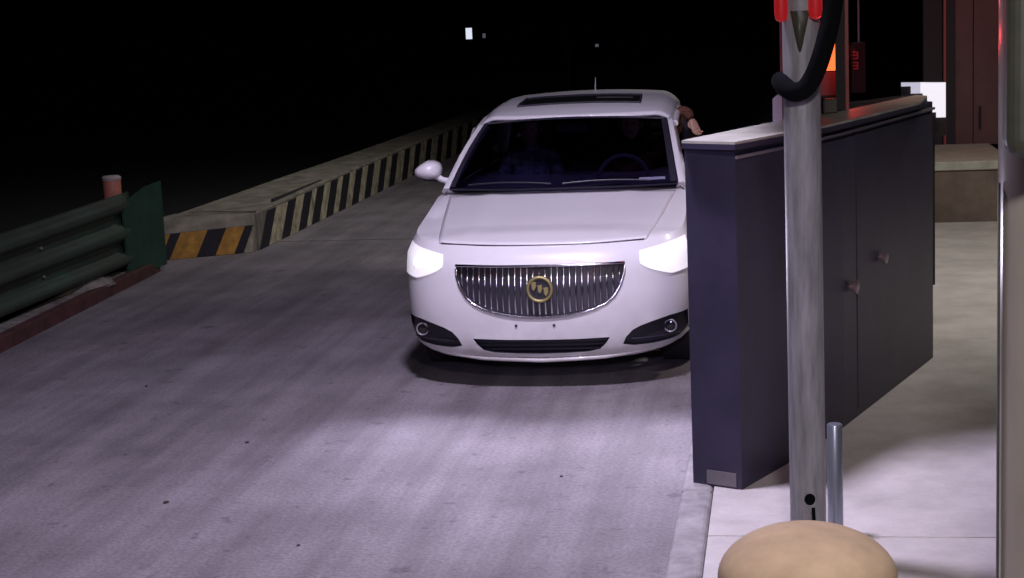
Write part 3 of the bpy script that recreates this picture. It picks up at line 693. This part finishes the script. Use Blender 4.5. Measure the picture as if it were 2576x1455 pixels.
# ------------------------------------------------------------------ toll booth
booth = empty('toll_booth', (.1, 9.5, .15), 'dark toll booth with a pale window sill and red lights inside, right of the car', 'toll booth')
PA, PBt, PC, PD, PE = (-.418, 7.612), (-.190, 7.500), (.040, 7.985), (.308, 8.630), (.925, 10.37)
foot = [PA, PBt, PC, PD, PE, (.86, 10.54), (.58, 9.81), (.30, 9.11), (.04, 8.70), (-.40, 7.64)]
obj('wall', *prism(foot, .15, 1.725), M['booth'], booth)
def on_wall(a, b, s, z, o): 
    dx, dy = b[0] - a[0], b[1] - a[1]; L = math.hypot(dx, dy); return (a[0] + dx * s + dy / L * o, a[1] + dy * s - dx / L * o, z)
def wall_patch(name, a, b, s0, s1, z0, z1, o0, o1, m, par):
    v = [on_wall(a, b, s, z, o) for o in (o0, o1) for z in (z0, z1) for s in (s0, s1)]
    return obj(name, v, [(0, 1, 3, 2), (4, 6, 7, 5), (0, 4, 5, 1), (2, 3, 7, 6), (0, 2, 6, 4), (1, 5, 7, 3)], m, par)
# cabinet doors on the wall with real gaps and knobs
sD = .21
d1 = wall_patch('cabinet_door', PC, PD, .10, .9995, .20, 1.66, -.001, .010, M['booth'], booth)
d2 = wall_patch('cabinet_door', PD, PE, .0005, .128, .20, 1.66, -.001, .010, M['booth'], booth)
d3 = wall_patch('cabinet_door', PD, PE, .140, .98, .20, 1.66, -.001, .010, M['booth'], booth)
wall_patch('panel_gap', PD, PE, .1275, .1405, .20, 1.69, .0005, .002, M['seam'], booth)
for s, z, dr in ((.065, .88, d2), (.36, .955, d3)):
    p0 = Vector(on_wall(PD, PE, s, z, .009)); p1 = Vector(on_wall(PD, PE, s, z, .05))
    p0 = p0
    a = (p1 - p0).normalized()
    obj('door_knob', *tube([p0, p0 + a * .02, p0 + a * .022, p0 + a * .042, p0 + a * .046], [.016, .016, .034, .036, .026], 20), M['knob'], dr, True, 50)
wall_patch('kick_plate', PA, PBt, .30, .90, .16, .225, .001, .006, M['plate_grey'], booth)
# window sill slab and the thin trim line below it
sill_out = [(-.428, 7.565), (-.186, 7.405), (.055, 7.862), (.235, 8.23), (.50, 8.92), (.80, 9.74), (.893, 10.36)]
sill_in = [(.84, 10.50), (.58, 9.83), (.30, 9.13), (.04, 8.72), (-.415, 7.62)]
obj('sill_support', *prism(sill_out + sill_in, 1.7255, 1.750), M['booth'], booth)
obj('window_sill', *prism(sill_out + sill_in, 1.7505, 1.762), M['sill'], booth)
for a, b, s0 in ((PBt, PC, .0), (PC, PD, 0), (PD, PE, 0)):
    wall_patch('wall_trim', a, b, s0, 1.0, 1.678, 1.692, .002, .016, M['trim'], booth)
# interior behind the sill: dark desk, back wall, frames
obj('window_glass', *prism([(.37, 9.30), (.375, 9.30), (.87, 10.56), (.865, 10.56)], 1.763, 3.0), M['booth_glass'], booth)
def post(x, y, wx, wy, z0, z1, m, name='window_frame'): return obj(name, *box(x - wx / 2, x + wx / 2, y - wy / 2, y + wy / 2, z0, z1), m, booth)
post(.028, 8.74, .018, .05, 1.762, 3.0, M['frame_redlit'])
post(.342, 9.30, .050, .05, 1.763, 3.0, M['booth_in']); post(.378, 9.31, .018, .05, 1.763, 3.0, M['frame_redlit'])
post(.565, 11.9, .012, .012, 1.763, 3.0, M['trim'])
obj('frame_stub', [(-.022, 8.60, 1.762), (.026, 8.60, 1.762), (.026, 8.66, 1.762), (-.022, 8.66, 1.762), (-.022, 8.60, 1.875), (.026, 8.60, 1.915), (.026, 8.66, 1.915), (-.022, 8.66, 1.875)],
    [(3, 2, 1, 0), (4, 5, 6, 7), (0, 1, 5, 4), (1, 2, 6, 5), (2, 3, 7, 6), (3, 0, 4, 7)], M['trim'], booth)
obj('floor', *prism([(-.40, 7.66), (.04, 8.72), (.86, 10.56), (.86, 13), (-.40, 13)], .15, .16), M['booth_in'], booth)
obj('ceiling', *prism([(-.44, 7.55), (.055, 7.86), (.95, 10.36), (.95, 13), (-.44, 13)], 3.0, 3.1), M['booth_in'], booth)
disp = empty('signal_light', (.34, 10.4, 1.763), 'glowing orange red signal panel behind the black hose, inside the booth window', 'signal light')
obj('housing', *box(.25, .39, 10.45, 10.56, 1.763, 2.16), M['booth_in'], disp)
obj('light_panel', *box(.265, .372, 10.43, 10.449, 1.93, 2.12), M['orangeE'], disp)
obj('dim_panel', *box(.265, .372, 10.435, 10.449, 1.78, 1.92), M['door'], disp)
led = empty('price_display', (.52, 10.9, 1.763), 'small red digit display glowing just right of the dark window frame', 'display')
obj('housing', *box(.475, .56, 10.92, 10.99, 1.763, 2.08), M['booth_in'], led)
for zc_ in (2.0, 1.935):
    for a in [(.482, .512, zc_ + .02), (.482, .512, zc_), (.482, .512, zc_ - .02)]:
        obj('segment', *box(a[0], a[1], 10.912, 10.919, a[2] - .003, a[2] + .003), M['redE'], led)
    obj('segment', *box(.508, .514, 10.912, 10.919, zc_ - .02, zc_ + .02), M['redE'], led)
lamp('signal_glow', 'POINT', (.42, 10.2, 2.05), 3.5, (1, .05, .04), shadow_soft_size=.05)
lamp('red_edge_fill', 'POINT', (.42, 7.3, 2.35), 1.6, (1, .08, .10), shadow_soft_size=.05)  # added red light to tint the frames and pole edge, no fixture
tag(bev(obj('small_box', *box(.245, .318, 9.06, 9.16, 1.763, 1.838), M['olive'], None, loc=(.28, 9.1, 1.763)), .006), 'small dark olive box standing on the booth sill behind the pole', 'box')
# glowing white panel stands in for a lit surface; stepped outline
scr = empty('glowing_panel', (1.09, 13.0, 1.42), 'white panel made to glow, with a stepped edge, at the far end of the booth sill', 'glow_panel')
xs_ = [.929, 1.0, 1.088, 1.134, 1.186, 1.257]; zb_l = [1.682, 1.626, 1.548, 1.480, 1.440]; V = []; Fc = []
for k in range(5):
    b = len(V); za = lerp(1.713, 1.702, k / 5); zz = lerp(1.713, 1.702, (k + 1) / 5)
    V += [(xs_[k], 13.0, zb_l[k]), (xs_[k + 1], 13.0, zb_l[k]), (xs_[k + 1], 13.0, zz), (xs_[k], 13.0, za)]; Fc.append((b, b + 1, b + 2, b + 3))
obj('glow_panel', V, Fc, M['whiteE'], scr)
obj('panel_back', [(.93, 13.02, 1.716), (1.26, 13.02, 1.706), (1.26, 13.02, 1.30), (.93, 13.02, 1.30), (.93, 13.08, 1.716), (1.26, 13.08, 1.706), (1.26, 13.08, 1.30), (.93, 13.08, 1.30)], [(0, 1, 2, 3), (4, 5, 6, 7), (0, 1, 5, 4), (1, 2, 6, 5), (2, 3, 7, 6), (3, 0, 4, 7)], M['booth_in'], scr)
obj('panel_stand', *box(1.03, 1.18, 13.04, 13.12, .15, 1.30), M['booth_in'], scr)

# ------------------------------------------------------------------ door behind, with step
bh = empty('door_building', (2.1, 19, .15), 'dark red brown metal door with a black frame above the pale step', 'door')
obj('door_leaf', *box(1.94, 2.125, 19.0, 19.05, .70, 3.2), M['door'], bh)
dl = obj('door_leaf', *box(2.135, 2.40, 19.0, 19.05, .70, 3.2), M['door'], bh)
obj('handle', *tube([(2.20, 18.97, .88), (2.20, 18.97, 1.12)], .012, 8), M['booth_in'], dl)
obj('door_frame', *box(1.835, 1.935, 18.95, 19.06, .70, 3.2), M['booth_in'], bh)
obj('door_frame_edge', *box(1.808, 1.834, 18.93, 19.06, .70, 3.2), M['frame_redlit'], bh)
obj('door_frame_edge', *box(2.405, 2.44, 18.93, 19.06, .70, 3.2), M['frame_redlit'], bh)
obj('wall', *box(2.44, 7.0, 18.9, 19.2, .15, 3.2), M['olive'], bh)
obj('wall', *box(1.60, 1.80, 19.0, 19.2, .15, 3.2), M['booth_in'], bh)
lamp('door_red_fill', 'POINT', (2.1, 17.4, 2.6), 7, (1, .12, .10), shadow_soft_size=.1)  # added red fill so the door is not black, no fixture
stp = empty('door_step', (1.8, 17.5, .15), 'pale raised concrete landing on a brown base in front of the red brown door', 'step')
bev(obj('landing', *box(1.465, 2.25, 16.65, 18.6, .66, .745), M['step'], stp), .008)
obj('base', *box(1.475, 2.24, 16.67, 18.6, .15, .66), M['brown'], stp)

# ------------------------------------------------------------------ main pole, hose, lamps
pole = empty('pole', (.096, 6.58, .15), 'tall pale grey round pole standing in front of the dark toll booth', 'pole')
obj('shaft', *lathe((.096, 6.58), [(.0715, .17), (.0715, 3.2)], 48), M['pole'], pole, True)
obj('base_plate', *lathe((.096, 6.58), [(.13, .15), (.13, .17)], 32), M['trim'], pole)
def on_pole(a, z, o=.0): r = .0715 + o; return (.096 + r * math.sin(a), 6.58 - r * math.cos(a), z)
obj('slot', *grid(lambda u, v: on_pole(lerp(-.13, .30, u), lerp(.20, .36, v), .001), 8, 2), M['plate_grey'], pole)
obj('slot_strip', *tube([on_pole(.02, .37, .002), on_pole(-.04, .30, .004), on_pole(-.10, .22, .003), on_pole(-.12, .17, .003)], .009, 6), M['trim'], pole)
obj('slot_strip', *tube([on_pole(.27, .37, .002), on_pole(.30, .30, .004), on_pole(.33, .22, .003), on_pole(.33, .17, .003)], .008, 6), M['rubber'], pole)
hv = [on_pole(.09 + .30 * math.cos(2 * PI * k / 20), .405 + .024 * math.sin(2 * PI * k / 20), .002) for k in range(20)] + [on_pole(.09, .405, .003)]
obj('cable_hole', hv, [(k, (k + 1) % 20, 20) for k in range(20)], M['rubber'], pole)
Vb = [on_pole(lerp(-.55, .45, k / 8), 2.325, .006) for k in range(9)] + [on_pole(lerp(-.28, .12, k / 8), 2.22 - .05 * math.sin(PI * k / 8), .006) for k in range(9)]
solid(obj('bracket', Vb, [(k, k + 1, 10 + k, 9 + k) for k in range(8)], M['olive'], pole, True, 60), .006)
for a, z, nm in ((-.95, 2.33, 1), (.62, 2.335, 2)):
    x, y, z_ = on_pole(a, z, .02)
    sl = empty('signal_lamp', (x, y, z_ - .05), ('left' if nm == 1 else 'right') + ' one of two small red lamps glowing at the top of the pale pole', 'lamp', 'red lamps at the top of the pole')
    obj('lens', *lathe((x, y), [(.006, z_ - .045), (.022, z_ - .035), (.026, z_ - .01), (.026, z_ + .06)], 20), M['redE'], sl, True)
    obj('cap', *lathe((x, y), [(.030, z_ + .06), (.030, z_ + .09)], 20), M['rubber'], sl)
lamp('pole_lamp_glow', 'POINT', (.24, 6.74, 2.2), 1.6, (1, .05, .06), shadow_soft_size=.03)
hp = [(.235, 6.56, 3.1), (.228, 6.50, 2.50), (.210, 6.47, 2.32), (.188, 6.455, 2.22), (.158, 6.45, 2.125), (.130, 6.455, 2.065), (.10, 6.455, 2.03), (.062, 6.47, 2.022), (.036, 6.50, 2.036), (.022, 6.54, 2.05), (.016, 6.60, 2.06)]
def smooth_path(p, k=4):
    p = [Vector(a) for a in p]; out = []
    for i in range(len(p) - 1):
        p0, p1, p2, p3 = p[max(i - 1, 0)], p[i], p[i + 1], p[min(i + 2, len(p) - 1)]
        for j in range(k):
            t = j / k; out.append(.5 * ((2 * p1) + (p2 - p0) * t + (2 * p0 - 5 * p1 + 4 * p2 - p3) * t * t + (3 * p1 - p0 - 3 * p2 + p3) * t ** 3))
    return out + [p[-1]]
tag(obj('hose', *tube(smooth_path(hp), .037, 14), M['rubber'], None, True, 80, loc=(.1, 6.5, 2.0)), 'thick black hose curving down and looping round the pale pole', 'hose')
stub = empty('pipe', (.213, 6.86, .15), 'short blue grey steel pipe standing just right of the pale pole', 'pipe')
obj('pipe_shaft', *lathe((.213, 6.86), [(.032, .15), (.032, .62), (.028, .625)], 32), M['pipe'], stub, True)
obj('pipe_flange', *lathe((.213, 6.86), [(.055, .151), (.055, .162)], 24), M['pipe'], stub)

# tan domed housing close to the camera
dome = empty('barrier_post', (.058, 4.35, .15), 'tan round topped post at the bottom edge in front of the pale pole', 'post')
pf = [(.238, .16), (.238, .845)] + [(.238 * math.cos(a), .845 + .135 * math.sin(a)) for a in [PI / 2 * k / 16 for k in range(1, 16)]] + [(.004, .9805)]
obj('cover', *lathe((.058, 4.35), pf, 64), M['dome'], dome, True, 50)
obj('foot', *lathe((.058, 4.35), [(.26, .15), (.26, .165)], 40), M['trim'], dome)

# right hand column and olive box
colm = empty('column', (.90, 5.2, .15), 'glossy taupe round column at the right edge of the view', 'column')
obj('shaft', *lathe((.893, 5.2), [(.235, .15), (.235, 3.4)], 64), M['column'], colm, True)
obj('edge_strip', *box(.650, .6565, 5.14, 5.16, .15, 1.80), M['olive'], colm)
ob = obj('wall_box', *box(.628, 1.25, 4.78, 4.93, 1.905, 3.0), M['olive'], None, loc=(.9, 4.86, 1.845)); bev(ob, .05, 5)
tag(ob, 'dark olive housing with a rounded lower corner mounted high on the taupe column', 'housing')

fp = obj('far_post', *lathe((-4.9, 40), [(.06, -.02), (.045, 1.75)], 10), M['door'], None, True, loc=(-4.9, 40, 0))
tag(fp, 'thin dim reddish post standing far off in the dark behind the car', 'post')
# ------------------------------------------------------------------ far lamps
for x, y, z, s, h, lab in ((-10.93, 60, 1.65, .11, .40, 'brightest of the small white lamps far off in the dark, above the car roof'), (-10.38, 60, 1.55, .05, .16, 'fainter small white lamp just right of the bright far lamp'), (-6.31, 60, 1.04, .06, .1, 'tiny dim far lamp nearest above the car roof')):
    e = empty('far_lamp', (x, y, 0), lab, 'lamp', 'small far lamps in the dark')
    obj('lamp_head', *box(x - s, x + s, y - .05, y, z - h / 2, z + h / 2), M['farE'] if s > .1 else mat('dim_far_lamp', (.3, .3, .3), .5, emit=(.6, .6, .8), es=.12), e)
    obj('post', *lathe((x, y + .05), [(.05, -.02), (.05, z + h / 2)], 10), M['rubber'], e)
